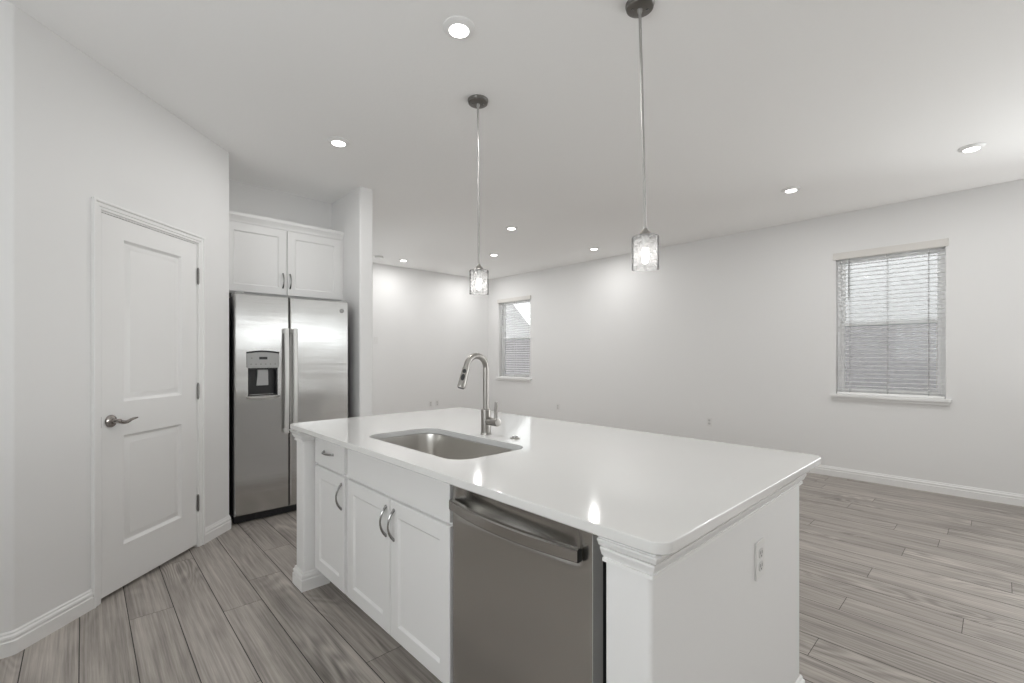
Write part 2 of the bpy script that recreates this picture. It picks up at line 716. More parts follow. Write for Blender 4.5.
# baseboards
BBH = 0.102
BB = [(0, 0), (0.015, 0), (0.015, 0.060), (0.0105, 0.064), (0.0105, 0.071), (0.0135, 0.074), (0.012, 0.083), (0.0065, 0.090), (0.0065, 0.096), (0.003, BBH), (0, BBH)]


def baseboard(name, paths):
    bm = B()
    for p in paths:
        sweep(bm, p, BB)
    return struct(obj(name, bm, M['trim'], smooth=25))


CAS0, CAS1 = 0.331, 1.147      # casing outer edges along the angled wall
baseboard('baseboard_pantry', [fillet([(XK, YL), (PX, PY), dg(CAS0)], 0.02), fillet([dg(CAS1), (RX, RY), (RX, RY + 0.06)], 0.02)])
baseboard('baseboard_right', [[(XR, YF), (XR, -0.45)], [(XR, -2.85), (XR, YB)]])
baseboard('baseboard_far', [[(SX1, YF), (XR, YF)]])
baseboard('baseboard_divider', [fillet([(SX0, SY0 + 0.3), (SX0, SY0), (SX1, SY0), (SX1, 4.85)], 0.018)])

# ------------------------------------------------------------------ pantry door
dT = frame_T((*dg(0, 0), 0), (S2, S2, 0), (0, 0, 1), (S2, -S2, 0))
dr = sroot('door_1', 'white two panel pantry door with lever handle in the angled wall', 'door', (*dg(0.74), 0))
LF0, LF1, LZ0, LZ1 = 0.389, 1.089, 0.020, 2.053
bm = B()
T = dT @ Matrix.Translation((LF0, LZ0, -0.001))
mould = [(0.003, 0.002), (0.010, 0.010), (0.016, 0.0135), (0.026, 0.0135), (0.046, 0.005), (0.050, 0.0045)]
panel_slab(bm, T, LF1 - LF0, LZ1 - LZ0, 0.035, [(0.134, 0.562, 0.232, 0.838), (0.134, 0.562, 1.025, 1.922)], mould)
obj('door_leaf', bm, M['trim'], dr, smooth=25)
# jamb lining
bm = B()
for a, b, z0, z1 in ((DO0, LF0 - 0.002, 0, DOZ), (LF1 + 0.002, DO1, 0, DOZ), (DO0, DO1, LZ1 + 0.003, DOZ)):
    box(bm, a, b, z0, z1, -0.1, 0.0, T=dT)
for a, b, z0, z1 in ((LF0 - 0.003, LF0 + 0.01, 0, DOZ - 0.01), (LF1 - 0.01, LF1 + 0.003, 0, DOZ - 0.01), (LF0, LF1, LZ1 - 0.008, DOZ)):
    box(bm, a, b, z0, z1, -0.05, -0.037, T=dT)
obj('jamb', bm, M['trim'], dr, smooth=0)
bm = B()
cz = DOZ + 0.043
cp = [(0, 0), (0, 0.0165), (-0.005, 0.019), (-0.012, 0.018), (-0.017, 0.0115), (-0.021, 0.0105), (-0.034, 0.012), (-0.037, 0.008), (-0.040, 0.0078), (-0.048, 0.0085), (-0.052, 0.005), (-0.052, 0)]
path = [(CAS1, 0), (CAS1, cz), (CAS0, cz), (CAS0, 0)]
sweep(bm, path, cp, f=lambda u, v, w: tuple(dT @ Vector((u, v, w))))
obj('casing', bm, M['trim'], dr, smooth=25)
# lever: rose, neck and a wave lever pointing right
bm = B()
hs, hz = 0.442, 0.948
Ry = dT @ Matrix.Translation((hs, hz, 0))
lathe(bm, (0, 0, 0), [(0.0335, 0), (0.0335, 0.004), (0.031, 0.009), (0.024, 0.012), (0.014, 0.014), (0.0125, 0.02), (0.012, 0.05), (0.0125, 0.055), (0.008, 0.06)], 28, T=Ry)
pts = []
for k in range(17):
    t = k / 16
    u = 0.002 + t * 0.122
    v = -0.011 * math.sin(t * PI * 1.5) * (1 if t < 0.667 else 0.35)
    pts.append(Ry @ Vector((u - 0.004, v, 0.051 - 0.006 * t)))
tube(bm, pts, [0.0115 - 0.0068 * (k / 16) ** 1.3 for k in range(17)], 12)
obj('lever_handle', bm, M['lever'], dr)
bm = B()
box(bm, LF0 - 0.0125, LF0 - 0.0015, hz - 0.029, hz + 0.029, -0.02, 0.0022, T=dT)
obj('strike_plate', bm, M['nickel_dark'], dr, smooth=0)
for zc in (1.84, 1.06, 0.30):
    bm = B()
    for k in range(5):
        z0 = zc - 0.048 + k * 0.0195
        lathe(bm, (0, 0, 0), [(0.0072, z0), (0.0072, z0 + 0.0178)], 12, T=dT @ Matrix(((1, 0, 0, LF1 + 0.0015), (0, 0, 1, 0), (0, 1, 0, 0.006), (0, 0, 0, 1))))
    lathe(bm, (0, 0, 0), [(0.004, zc - 0.056), (0.006, zc - 0.048), (0.006, zc + 0.05), (0.004, zc + 0.057)], 12, T=dT @ Matrix(((1, 0, 0, LF1 + 0.0015), (0, 0, 1, 0), (0, 1, 0, 0.006), (0, 0, 0, 1))))
    obj('hinge', bm, M['nickel_dark'], dr)

# ------------------------------------------------------------------ windows


def window(name, y0, y1, z0, z1, label):
    r = sroot(name, label, 'window', (XR + 0.1, (y0 + y1) / 2, z0))
    xf0, xf1 = XR + 0.085, XR + 0.155
    bm = B()
    fw = 0.034
    for a, b, c, d in ((y0, y0 + fw, z0, z1), (y1 - fw, y1, z0, z1), (y0 + fw, y1 - fw, z0, z0 + fw), (y0 + fw, y1 - fw, z1 - fw, z1)):
        box(bm, xf0, xf1, a, b, c, d, 0.004, 1)
    obj('window_frame', bm, M['vinyl'], r)
    zm = (z0 + z1) / 2
    sw = 0.030
    for nm, xa, xb, za, zb in (('upper_sash', xf0 + 0.038, xf0 + 0.062, zm - 0.012, z1 - fw), ('lower_sash', xf0 + 0.008, xf0 + 0.034, z0 + fw, zm + 0.028)):
        bm = B()
        ya, yb = y0 + fw, y1 - fw
        for a, b, c, d in ((ya, ya + sw, za, zb), (yb - sw, yb, za, zb), (ya + sw, yb - sw, za, za + sw), (ya + sw, yb - sw, zb - sw, zb)):
            box(bm, xa, xb, a, b, c, d, 0.004, 1)
        s = obj(nm, bm, M['vinyl'], r)
        bm = B()
        xm = (xa + xb) / 2
        box(bm, xm - 0.002, xm + 0.002, ya + sw - 0.003, yb - sw + 0.003, za + sw - 0.003, zb - sw + 0.003)
        obj('pane', bm, M['glass'], s, smooth=0)
    bm = B()
    box(bm, xf1 - 0.010, xf1 - 0.008, y0 + fw - 0.004, y1 - fw + 0.004, z0 + fw - 0.004, zm + 0.01)
    obj('insect_screen', bm, M['screen'], r, smooth=0)
    # sill and apron
    bm = B()
    box(bm, XR - 0.002, xf0, y0, y1, z0 - 0.028, z0 + 0.0005)
    box(bm, XR - 0.045, XR + 0.001, y0 - 0.042, y1 + 0.042, z0 - 0.03, z0 + 0.001, 0.005, 2)
    obj('window_sill', bm, M['trim'], r)
    bm = B()
    box(bm, XR - 0.018, XR + 0.001, y0 - 0.03, y1 + 0.03, z0 - 0.062, z0 - 0.031, 0.005, 2)
    obj('sill_apron', bm, M['trim'], r)
    return r


def blind(y0, y1, z0, z1, label):
    r = thing('window_blind', label, 'blind', (XR + 0.055, (y0 + y1) / 2, z0 + 0.002), 'horizontal blinds in the windows')
    xc = XR + 0.045
    bm = B()
    box(bm, XR - 0.022, XR - 0.006, y0 - 0.022, y1 + 0.022, z1 - 0.032, z1 + 0.04, 0.004, 2)
    box(bm, XR - 0.006, XR - 0.0005, y0 - 0.022, y0 - 0.012, z1 - 0.03, z1 + 0.04)
    box(bm, XR - 0.006, XR - 0.0005, y1 + 0.012, y1 + 0.022, z1 - 0.03, z1 + 0.04)
    obj('valance', bm, M['valance'], r)
    bm = B()
    box(bm, xc - 0.028, xc + 0.028, y0 + 0.006, y1 - 0.006, z1 - 0.034, z1 - 0.003, 0.003, 1)
    obj('headrail', bm, M['slat'], r)
    n = 33
    zt, zb = z1 - 0.055, z0 + 0.048
    bm = B()
    for i in range(n):
        z = zt + (zb - zt) * i / (n - 1)
        lps = []
        for y in (y0 + 0.008, y1 - 0.008):
            lp = []
            for k in range(5):
                u = -0.025 + 0.05 * k / 4
                lp.append((xc + u, y, z + 0.0022 * (1 - (u / 0.025) ** 2) + 0.001 - u * 0.01))
            for k in range(4, -1, -1):
                u = -0.025 + 0.05 * k / 4
                lp.append((xc + u, y, z + 0.0022 * (1 - (u / 0.025) ** 2) - 0.001 - u * 0.01))
            lps.append(lp)
        loft(bm, lps)
    obj('slats', bm, M['slat'], r, smooth=30)
    bm = B()
    box(bm, xc - 0.026, xc + 0.026, y0 + 0.008, y1 - 0.008, z0 + 0.0015, z0 + 0.024, 0.003, 2)
    obj('bottom_rail', bm, M['slat'], r)
    for f_ in (0.14, 0.5, 0.86):
        bm = B()
        y = y0 + (y1 - y0) * f_
        for x in (xc - 0.029, xc + 0.029):
            box(bm, x - 0.0008, x + 0.0008, y - 0.002, y + 0.002, z0 + 0.02, z1 - 0.02)
        obj('ladder_cord', bm, M['cord'], r, smooth=0)
    bm = B()
    yw = y1 - 0.115
    tube(bm, [(xc - 0.036, yw, z1 - 0.05), (xc - 0.04, yw, z1 - 0.1), (xc - 0.04, yw, z1 - 0.47)], [0.003, 0.0042, 0.0042], 8)
    obj('tilt_wand', bm, M['wand'], r)
    return r


window('window_1', *W1, 'single hung window with open blinds nearest on the right wall')
window('window_2', *W2, 'single hung window at the far end of the right wall')
blind(*W1, 'white horizontal blind over the grey stucco view in the nearer right window')
blind(*W2, 'white horizontal blind in the far window beside the room corner, above the faucet')

# unseen daylight openings; both sliders and the kitchen window are added for light
def slider(name, axis, c, a, b, label):
    def bx(bm, u0, u1, z0, z1, d0, d1, bev=0):
        if axis == 'y':
            box(bm, u0, u1, c + d0, c + d1, z0, z1, bev, 1)
        else:
            box(bm, c + d0, c + d1, u0, u1, z0, z1, bev, 1)
    m = (a + b) / 2
    r = sroot(name, label, 'door', (m, c, 0) if axis == 'y' else (c, m, 0))
    bm = B()
    for u0, u1, z0, z1 in ((a, a + 0.06, 0, 2.3), (b - 0.06, b, 0, 2.3), (a + 0.06, b - 0.06, 2.24, 2.3), (a + 0.06, b - 0.06, 0, 0.05), (m - 0.04, m + 0.04, 0.05, 2.24)):
        bx(bm, u0, u1, z0, z1, -0.04, 0.04, 0.004)
    obj('door_frame', bm, M['vinyl'], r)
    for u0, u1 in ((a + 0.06, m - 0.04), (m + 0.04, b - 0.06)):
        bm = B()
        bx(bm, u0, u1, 0.05, 2.24, -0.002, 0.002)
        obj('pane', bm, M['glass'], r, smooth=0)


slider('door_2_added', 'x', XR + 0.1, -2.85, -0.45, 'unseen sliding glass door added for daylight at the near end of the right wall')  # out of view, added so daylight enters from the right
slider('door_3_added', 'x', (SX0 + SX1) / 2 + 0.02, 4.85, 6.85, 'unseen sliding glass door added for daylight in the divider wall of the living area')  # hidden by the divider, added to light the living area
r = sroot('window_4', 'wide window in the wall behind the camera', 'window', (4.0, YB - 0.07, 1.5))
bm = B()
for a, b, c, d in ((2.5, 2.55, 1.5, 2.25), (5.45, 5.5, 1.5, 2.25), (2.55, 5.45, 1.5, 1.55), (2.55, 5.45, 2.2, 2.25), (3.98, 4.02, 1.55, 2.2)):
    box(bm, a, b, YB - 0.11, YB - 0.03, c, d, 0.004, 1)
obj('window_frame', bm, M['vinyl'], r)
bm = B()
box(bm, 2.55, 5.45, YB - 0.072, YB - 0.068, 1.55, 2.2)
obj('pane', bm, M['glass'], r, smooth=0)
r = sroot('window_3_added', 'unseen kitchen window added for daylight left of the camera', 'window', (XK - 0.07, 0.6, 1.15))  # out of view, added so daylight enters from the kitchen side
bm = B()
for a, b, c, d in ((-0.5, -0.45, 1.15, 2.15), (1.65, 1.7, 1.15, 2.15), (-0.45, 1.65, 1.15, 1.2), (-0.45, 1.65, 2.1, 2.15), (0.58, 0.62, 1.2, 2.1)):
    box(bm, XK - 0.11, XK - 0.04, a, b, c, d, 0.004, 1)
obj('window_frame', bm, M['vinyl'], r)
bm = B()
box(bm, XK - 0.072, XK - 0.068, -0.45, 1.65, 1.2, 2.1)
obj('pane', bm, M['glass'], r, smooth=0)

rb = thing('window_blind', 'half closed white blind on the window behind the camera, outside the photo', 'blind', (4.0, YB + 0.03, 1.5), 'horizontal blinds in the windows')
bm = B()
box(bm, 2.44, 5.56, YB + 0.005, YB + 0.05, 2.25, 2.30, 0.003, 1)
obj('headrail', bm, M['slat'], rb)
bm = B()
for k in range(17):
    z = 2.215 - k * 0.043
    loft(bm, [[(x, YB + 0.012, z - 0.006), (x, YB + 0.046, z + 0.006), (x, YB + 0.0465, z + 0.0075), (x, YB + 0.0125, z - 0.0045)] for x in (2.45, 5.55)])
obj('slats', bm, M['slat'], rb, smooth=0)

# ------------------------------------------------------------------ outside, seen through the windows
bm = B()
box(bm, XR + WT + 0.02, 24, -12, 26, -0.32, -0.22)
struct(obj('ground', bm, M['ground'], smooth=0))


def house(name, x0, x1, y0, y1, eave, ridge, label, wall='stucco', roof='roofing'):
    """gable facing the window: the roof rakes run along y"""
    r = thing(name, label, 'house', ((x0 + x1) / 2, (y0 + y1) / 2, -0.22))
    ym = (y0 + y1) / 2
    bm = B()
    prof = [(y0, -0.22), (y1, -0.22), (y1, eave), (ym, ridge), (y0, eave)]
    loft(bm, [[(x0, y, z) for y, z in prof], [(x1, y, z) for y, z in prof]])
    obj('outer_wall', bm, M[wall], r, smooth=0)
    bm = B()
    sl = (ridge - eave) / (ym - y0)
    o = 0.35
    t = 0.10
    prof = [(y0 - o, eave - o * sl + 0.01), (ym, ridge + 0.01), (y1 + o, eave - o * sl + 0.01), (y1 + o, eave - o * sl + t), (ym, ridge + t), (y0 - o, eave - o * sl + t)]
    loft(bm, [[(x0 - 0.3, y, z) for y, z in prof], [(x1 + 0.3, y, z) for y, z in prof]])
    obj('gable_roof', bm, M[roof], r, smooth=0)
    bm = B()
    prof = [(y0 - o, eave - o * sl - 0.09), (ym, ridge - 0.09), (y1 + o, eave - o * sl - 0.09), (y1 + o, eave - o * sl + 0.1), (ym, ridge + 0.1), (y0 - o, eave - o * sl + 0.1)]
    loft(bm, [[(x0 - 0.33, y, z) for y, z in prof], [(x0 - 0.3, y, z) for y, z in prof]])
    obj('fascia_board', bm, M['fascia'], r, smooth=0)
    return r


house('neighbour_house', 9.0, 18.0, -7.0, 7.4, 4.2, 7.0, 'neighbouring house of grey stucco filling the nearer window')
house('neighbour_house', 9.4, 18.0, 8.9, 15.1, 2.22, 5.2, 'neighbouring house whose pale roof edge slopes across the far window', 'taupe', 'pale_roof')

# ------------------------------------------------------------------ kitchen island
IX0, IX1 = 0.889, 1.96
IY0, IY1, IY2, IY3 = 0.51, 0.632, 2.632, 2.752
CB, CT = 0.884, 0.912
isl = thing('kitchen_island', 'white drywall kitchen island base under the quartz worktop', 'kitchen island', ((IX0 + IX1) / 2, (IY0 + IY3) / 2, 0))
bm = B()
r_ = 0.012
outer = [(IX1 - 0.1, IY1), (IX0, IY1), (IX0, IY0), (IX1, IY0), (IX1, IY3), (IX0, IY3), (IX0, IY2), (IX1 - 0.1, IY2)]
pts = fillet(outer, r_, 4)
extrude_poly(bm, pts, 0, CB - 0.001)
obj('half_wall', bm, M['wall'], isl)
CR = [(0, -0.064), (0.007, -0.064), (0.007, -0.056), (0.0035, -0.055), (0.004, -0.051), (0.010, -0.048), (0.013, -0.040), (0.017, -0.032), (0.017, -0.027), (0.012, -0.026), (0.0125, -0.0225), (0.022, -0.021), (0.026, -0.012), (0.029, -0.008), (0.029, -0.005), (0.022, -0.004), (0.022, 0), (0, 0)]
pth = [(IX0, IY1), (IX0, IY0), (IX1, IY0), (IX1, IY3), (IX0, IY3), (IX0, IY2), (IX0 + 0.055, IY2)]
bm = B()
sweep(bm, pth, [(o, CB - 0.001 + h) for o, h in CR])
obj('crown_moulding', bm, M['trim'], isl, smooth=25)
pth = [(IX0, IY1), (IX0, IY0), (IX1, IY0), (IX1, IY3), (IX0, IY3), (IX0, IY2), (IX0 + 0.14, IY2)]
bm = B()
sweep(bm, pth, BB)
obj('baseboard', bm, M['trim'], isl, smooth=25)

# worktop with a sink cut-out
wt = thing('worktop', 'glossy white quartz worktop with sink cut-out on the island', 'worktop', (1.47, 1.62, CB))
OX0, OX1, OY0, OY1 = 0.856, 2.083, 0.462, 2.785
HX0, HX1, HY0, HY1, HR = 0.993, 1.378, 1.35, 2.115, 0.085
bm = B()


def rl(x0, x1, y0, y1, r, z):
    return [(x, y, z) for x, y in rrect(x0, x1, y0, y1, r)]


e = 0.004
ro = loft(bm, [rl(OX0 + e, OX1 - e, OY0 + e, OY1 - e, 0.036, CB), rl(OX0, OX1, OY0, OY1, 0.04, CB + e), rl(OX0, OX1, OY0, OY1, 0.04, CT - e),
               rl(OX0 + 0.0012, OX1 - 0.0012, OY0 + 0.0012, OY1 - 0.0012, 0.0388, CT - 0.0012), rl(OX0 + e, OX1 - e, OY0 + e, OY1 - e, 0.036, CT)], True, False, False)
ri = loft(bm, [rl(HX0, HX1, HY0, HY1, HR, CB), rl(HX0, HX1, HY0, HY1, HR, CT - 0.002), rl(HX0 - 0.002, HX1 + 0.002, HY0 - 0.002, HY1 + 0.002, HR + 0.002, CT)], True, False, False)
n = len(ro[0])
q = n // 4
for top in (True, False):
    a = ro[-1] if top else ro[0]
    b = ri[-1] if top else ri[0]
    for i in range(n):
        bm.faces.new((a[i], a[(i + 1) % n], b[(i + 1) % n], b[i]))
obj('quartz_slab', bm, M['quartz'], wt, smooth=30)

# sink bowl
sk = thing('sink', 'stainless undermount sink bowl set in the island worktop', 'sink', ((HX0 + HX1) / 2, (HY0 + HY1) / 2, 0.67))
bm = B()


def sl(d, z, r):
    return rl(HX0 + d, HX1 - d, HY0 + d, HY1 - d, r, z)


loops = [sl(-0.018, CB - 0.0015, HR + 0.01), sl(-0.002, CB - 0.0015, HR), sl(0.0, CB - 0.004, HR), sl(0.004, 0.80, HR), sl(0.008, 0.735, HR - 0.005), sl(0.014, 0.712, HR - 0.008), sl(0.03, 0.696, HR - 0.02), sl(0.055, 0.69, HR - 0.035)]
loft(bm, loops, True, False, True)
under = [sl(-0.018, CB - 0.0035, HR + 0.01), sl(-0.006, CB - 0.0035, HR), sl(-0.002, 0.735, HR), sl(0.024, 0.688, HR - 0.02), sl(0.055, 0.684, HR - 0.035)]
obj('bowl', bm, M['sink'], sk, smooth=50)
bm = B()
lathe(bm, (1.20, 1.72, 0.0), [(0.055, 0.6905), (0.055, 0.6935), (0.047, 0.6945), (0.040, 0.692), (0.02, 0.6915)], 28)
obj('drain', bm, M['chrome'], sk)

# faucet
FX, FY = 1.452, 1.735
fc = thing('faucet', 'brushed nickel gooseneck pull-down faucet beside the sink', 'faucet', (FX, FY, CT))
bm = B()
lathe(bm, (FX, FY, CT), [(0.027, 0), (0.027, 0.004), (0.0245, 0.006), (0.0245, 0.118), (0.022, 0.123), (0.0165, 0.125)], 28)
obj('faucet_body', bm, M['nickel'], fc)
bm = B()
RA, ZC = 0.060, 1.238
pts = [(FX, FY, CT + 0.11), (FX, FY, 1.05), (FX, FY, 1.15)]
for k in range(19):
    th = math.radians(162 * k / 18)
    pts.append((FX - RA + RA * math.cos(th), FY, ZC + RA * math.sin(th)))
tube(bm, pts, 0.0148, 18)
obj('gooseneck', bm, M['nickel'], fc)
th = math.radians(162)
p0 = Vector((FX - RA + RA * math.cos(th), FY, ZC + RA * math.sin(th)))
dv = Vector((-math.sin(th), 0, math.cos(th)))
bm = B()
tube(bm, [p0 + dv * t for t in (0.0, 0.014, 0.0145, 0.02, 0.06, 0.105, 0.112, 0.116)], [0.0148, 0.0148, 0.0158, 0.0172, 0.0182, 0.0198, 0.0198, 0.018], 22)
sp = obj('spray_head', bm, M['nickel'], fc)
bm = B()
side = Vector((0, -1, 0))
nrm = Vector((-0.80, -0.62, 0.0)).normalized()
nrm = (nrm - nrm.dot(dv) * dv).normalized()
sid = dv.cross(nrm)
for t, hh in ((0.036, 0.010), (0.066, 0.0165)):
    cc = p0 + dv * t + nrm * (0.0146 + 0.03 * (t - 0.036))
    Tm = Matrix(((sid.x, dv.x, nrm.x, cc.x), (sid.y, dv.y, nrm.y, cc.y), (sid.z, dv.z, nrm.z, cc.z), (0, 0, 0, 1)))
    lathe(bm, (0, 0, 0), [(0.0095, 0), (0.0095, 0.004), (0.008, 0.006)], 16, T=Tm @ Matrix.Diagonal((1, hh / 0.0095, 1, 1)))
obj('spray_buttons', bm, M['blackp'], sp)
bm = B()
pe = p0 + dv * 0.1155
tube(bm, [pe, pe + dv * 0.003], [0.0155, 0.014], 20)
obj('spray_face', bm, M['blackp'], sp)
bm = B()
hz_ = CT + 0.066
lathe(bm, (FX, FY, hz_), [(0.0195, 0.015), (0.0195, 0.088), (0.018, 0.092), (0.012, 0.093)], 24, T=Matrix(((1, 0, 0, 0), (0, 0, -1, 0), (0, 1, 0, 0), (0, 0, 0, 1))))
hb = obj('handle_hub', bm, M['nickel'], fc)
bm = B()
tube(bm, [(FX, FY - 0.074, hz_ + 0.012), (FX, FY - 0.075, hz_ + 0.05), (FX, FY - 0.078, hz_ + 0.098)], [0.0085, 0.0085, 0.008], 14)
obj('lever', bm, M['nickel'], fc)

# sink-hole cover beside the faucet
ag = thing('sink_button', 'small round nickel button in the worktop right of the faucet', 'button', (1.471, 1.547, CT))
bm = B()
lathe(bm, (1.471, 1.547, CT), [(0.0225, 0), (0.0225, 0.003), (0.021, 0.005), (0.014, 0.0055)], 28)
obj('flange', bm, M['nickel'], ag)
bm = B()
lathe(bm, (1.471, 1.547, CT + 0.0054), [(0.0135, 0), (0.0135, 0.004), (0.011, 0.0055)], 24)
obj('push_button', bm, M['chrome'], ag)

# ------------------------------------------------------------------ cabinets
FXD = 0.948        # door face plane
FXF = 0.967        # face frame plane


def arch_pull(a, b, out, w=0.006, rise=0.028):
    """bowed pull between points a and b standing out along out"""
    a, b, out = Vector(a), Vector(b), Vector(out)
    bm = B()
    pts, rr = [], []
    for k in range(15):
        t = k / 14
        pts.append(a + (b - a) * t + out * (rise * math.sin(PI * t) ** 0.75))
        rr.append(w * (0.62 + 0.55 * abs(t - 0.5) * 1.5))
    tube(bm, pts, rr, 10)
    for p in (a, b):
        rot = out.to_track_quat('Z', 'Y').to_matrix().to_4x4()
        lathe(bm, p, [(w * 1.25, 0), (w * 1.25, 0.003), (w, 0.005)], 12, T=rot)
    return bm


def fT(y_right, z):
    # front of the island faces -x: local u runs along -y, so u=0 is the left edge in view
    return frame_T((FXD, y_right, z), (0, -1, 0), (0, 0, 1), (-1, 0, 0))


SHAKER = [(0.001, 0.0005), (0.009, 0.0085), (0.010, 0.009)]


def carcass(bm, y0, y1, top=CB - 0.002, open_front=()):
    xb = IX1 - 0.122
    zt = 0.112
    box(bm, FXF, xb, y0, y0 + 0.016, zt, top)
    box(bm, FXF, xb, y1 - 0.016, y1, zt, top)
    box(bm, FXF, xb, y0 + 0.016, y1 - 0.016, zt, zt + 0.016)
    box(bm, xb - 0.012, xb, y0 + 0.016, y1 - 0.016, zt + 0.016, top)
    box(bm, FXF, FXF + 0.018, y0 + 0.016, y0 + 0.04, zt + 0.016, top)
    box(bm, FXF, FXF + 0.018, y1 - 0.04, y1 - 0.016, zt + 0.016, top)
    box(bm, FXF, FXF + 0.018, y0 + 0.04, y1 - 0.04, 0.845, top)
    box(bm, FXF, FXF + 0.018, y0 + 0.04, y1 - 0.04, 0.67, 0.715)
    # plinth
    box(bm, FXF + 0.075, FXF + 0.09, y0 + 0.001, y1 - 0.001, 0, zt)
    box(bm, FXF + 0.09, xb - 0.02, y0 + 0.001, y0 + 0.016, 0, zt)
    box(bm, FXF + 0.09, xb - 0.02, y1 - 0.016, y1 - 0.001, 0, zt)


CY0, CY1, CY2 = 1.330, 2.205, 2.628
ZD0, ZD1, ZF0, ZF1 = 0.113, 0.690, 0.704, 0.866
c1 = thing('base_cabinet', 'narrow white base cabinet with one drawer over one door at island end', 'cabinet', (1.2, (CY1 + CY2) / 2, 0))
bm = B()
carcass(bm, CY1 + 0.012, CY2)
obj('cabinet_body', bm, M['cab'], c1, smooth=0)
a, b = CY2 - 0.004, CY1 + 0.026
bm = B()
panel_slab(bm, fT(a, ZD0), a - b, ZD1 - ZD0, 0.0185, [(0.062, a - b - 0.062, 0.062, ZD1 - ZD0 - 0.062)], SHAKER)
d = obj('cabinet_door', bm, M['cab'], c1, smooth=20)
obj('handle', arch_pull((FXD, b + 0.032, 0.652), (FXD, b + 0.032, 0.528), (-1, 0, 0)), M['chrome'], d)
bm = B()
panel_slab(bm, fT(a, ZF0), a - b, ZF1 - ZF0, 0.0185, [], SHAKER)
d = obj('drawer_front', bm, M['cab'], c1, smooth=20)
ym = (a + b) / 2
obj('handle', arch_pull((FXD, ym + 0.06, 0.783), (FXD, ym - 0.06, 0.783), (-1, 0, 0)), M['chrome'], d)

c2 = thing('sink_cabinet', 'wide white sink cabinet with flat false front and two shaker doors', 'cabinet', (1.2, (CY0 + CY1) / 2, 0))
bm = B()
carcass(bm, CY0, CY1)
obj('cabinet_body', bm, M['cab'], c2, smooth=0)
a, b = CY1 - 0.012, CY0 + 0.003
mid = 1.765
bm = B()
panel_slab(bm, fT(a, ZF0), a - b, ZF1 - ZF0, 0.0185, [], SHAKER)
obj('false_front', bm, M['cab'], c2, smooth=20)
for u1, u0, hy in ((a, mid + 0.003, mid + 0.034), (mid - 0.003, b, mid - 0.034)):
    bm = B()
    w = u1 - u0
    panel_slab(bm, fT(u1, ZD0), w, ZD1 - ZD0, 0.0185, [(0.062, w - 0.062, 0.062, ZD1 - ZD0 - 0.062)], SHAKER)
    d = obj('cabinet_door', bm, M['cab'], c2, smooth=20)
    obj('handle', arch_pull((FXD, hy, 0.652), (FXD, hy, 0.528), (-1, 0, 0)), M['chrome'], d)

# ------------------------------------------------------------------ dishwasher
DY0, DY1 = 0.716, 1.324
dw = thing('dishwasher', 'stainless dishwasher with bowed bar handle in the island', 'dishwasher', (1.25, (DY0 + DY1) / 2, 0))
bm = B()
box(bm, 0.995, 1.55, DY0 + 0.004, DY1 - 0.004, 0.09, 0.866)
box(bm, 1.05, 1.5, DY0 + 0.02, DY1 - 0.02, 0.0, 0.09)
obj('tub', bm, M['blackp'], dw, smooth=0)
XD = 0.952
bm = B()
# door: front sheet with a scooped pocket behind the bar; local grid in (y, z)
ny, prof = 24, []
zs = [0.105, 0.108, 0.30, 0.55, 0.72, 0.735, 0.745, 0.757, 0.77, 0.783, 0.797, 0.81, 0.822, 0.834, 0.842, 0.849, 0.8545, 0.862, 0.866]
grid = []
for j, z in enumerate(zs):
    row = []
    for i in range(ny + 1):
        y = DY1 + (DY0 - DY1) * i / ny
        yy = min(max((y - DY0 - 0.035) / (DY1 - DY0 - 0.07), 0), 1)
        arch = math.sin(PI * yy) ** 0.35 if 0 < yy < 1 else 0
        dep = 0.0
        if 0.74 < z < 0.853:
            tt = (z - 0.74) / 0.113
            dep = 0.030 * math.sin(PI * min(1, tt * 0.95)) * arch
        ex = 0.003 if (i in (0, ny) or j in (0, len(zs) - 1)) else 0.0
        row.append(bm.verts.new((XD + dep + ex, y, z)))
    grid.append(row)
for j in range(len(zs) - 1):
    for i in range(ny):
        bm.faces.new((grid[j][i], grid[j][i + 1], grid[j + 1][i + 1], grid[j + 1][i]))
lp = grid[0] + [g[-1] for g in grid[1:]] + grid[-1][-2::-1] + [g[0] for g in grid[-2:0:-1]]
bk = [bm.verts.new((0.992, v.co.y, v.co.z)) for v in lp]
for i in range(len(lp)):
    j = (i + 1) % len(lp)
    bm.faces.new((lp[i], lp[j], bk[j], bk[i]))
bm.faces.new(bk)
dd = obj('dishwasher_door', bm, M['dwsteel'], dw, smooth=40)
bm = B()
loops = []
for k in range(25):
    t = k / 24
    y = DY1 - 0.010 + (DY0 + 0.030 - DY1 + 0.010) * t
    o = 0.010 + 0.040 * math.sin(PI * (0.06 + 0.88 * t)) ** 0.8
    xo = XD - o
    zc = 0.777
    h = 0.0185
    th = 0.017
    rr = 0.004
    loops.append([(xo, y, zc - h + rr), (xo + rr, y, zc - h), (xo + th, y, zc - h), (xo + th, y, zc + h), (xo + rr, y, zc + h), (xo, y, zc + h - rr)])
loft(bm, loops)
for y in (DY1 - 0.022, DY0 + 0.05):
    box(bm, XD - 0.018, XD + 0.004, y - 0.012, y + 0.012, 0.765, 0.789, 0.003, 1)
bar = obj('bar_handle', bm, M['dwbar'], dd, smooth=40)
bm = B()
box(bm, XD - 0.0225, XD - 0.0035, DY0 + 0.0265, DY0 + 0.0305, 0.760, 0.794, 0.002, 1)
obj('bar_end_cap', bm, M['blackp'], dd)
bm = B()
box(bm, XD + 0.004, 1.0, DY0 - 0.0015, DY0 + 0.001, 0.107, 0.864)
obj('door_side', bm, M['dwside'], dd, smooth=0)
bm = B()
box(bm, XD - 0.001 + 0.004, XD + 0.012, 1.05, 1.064, 0.843, 0.8485, 0.001, 1)
obj('indicator_window', bm, M['blackp'], dd)
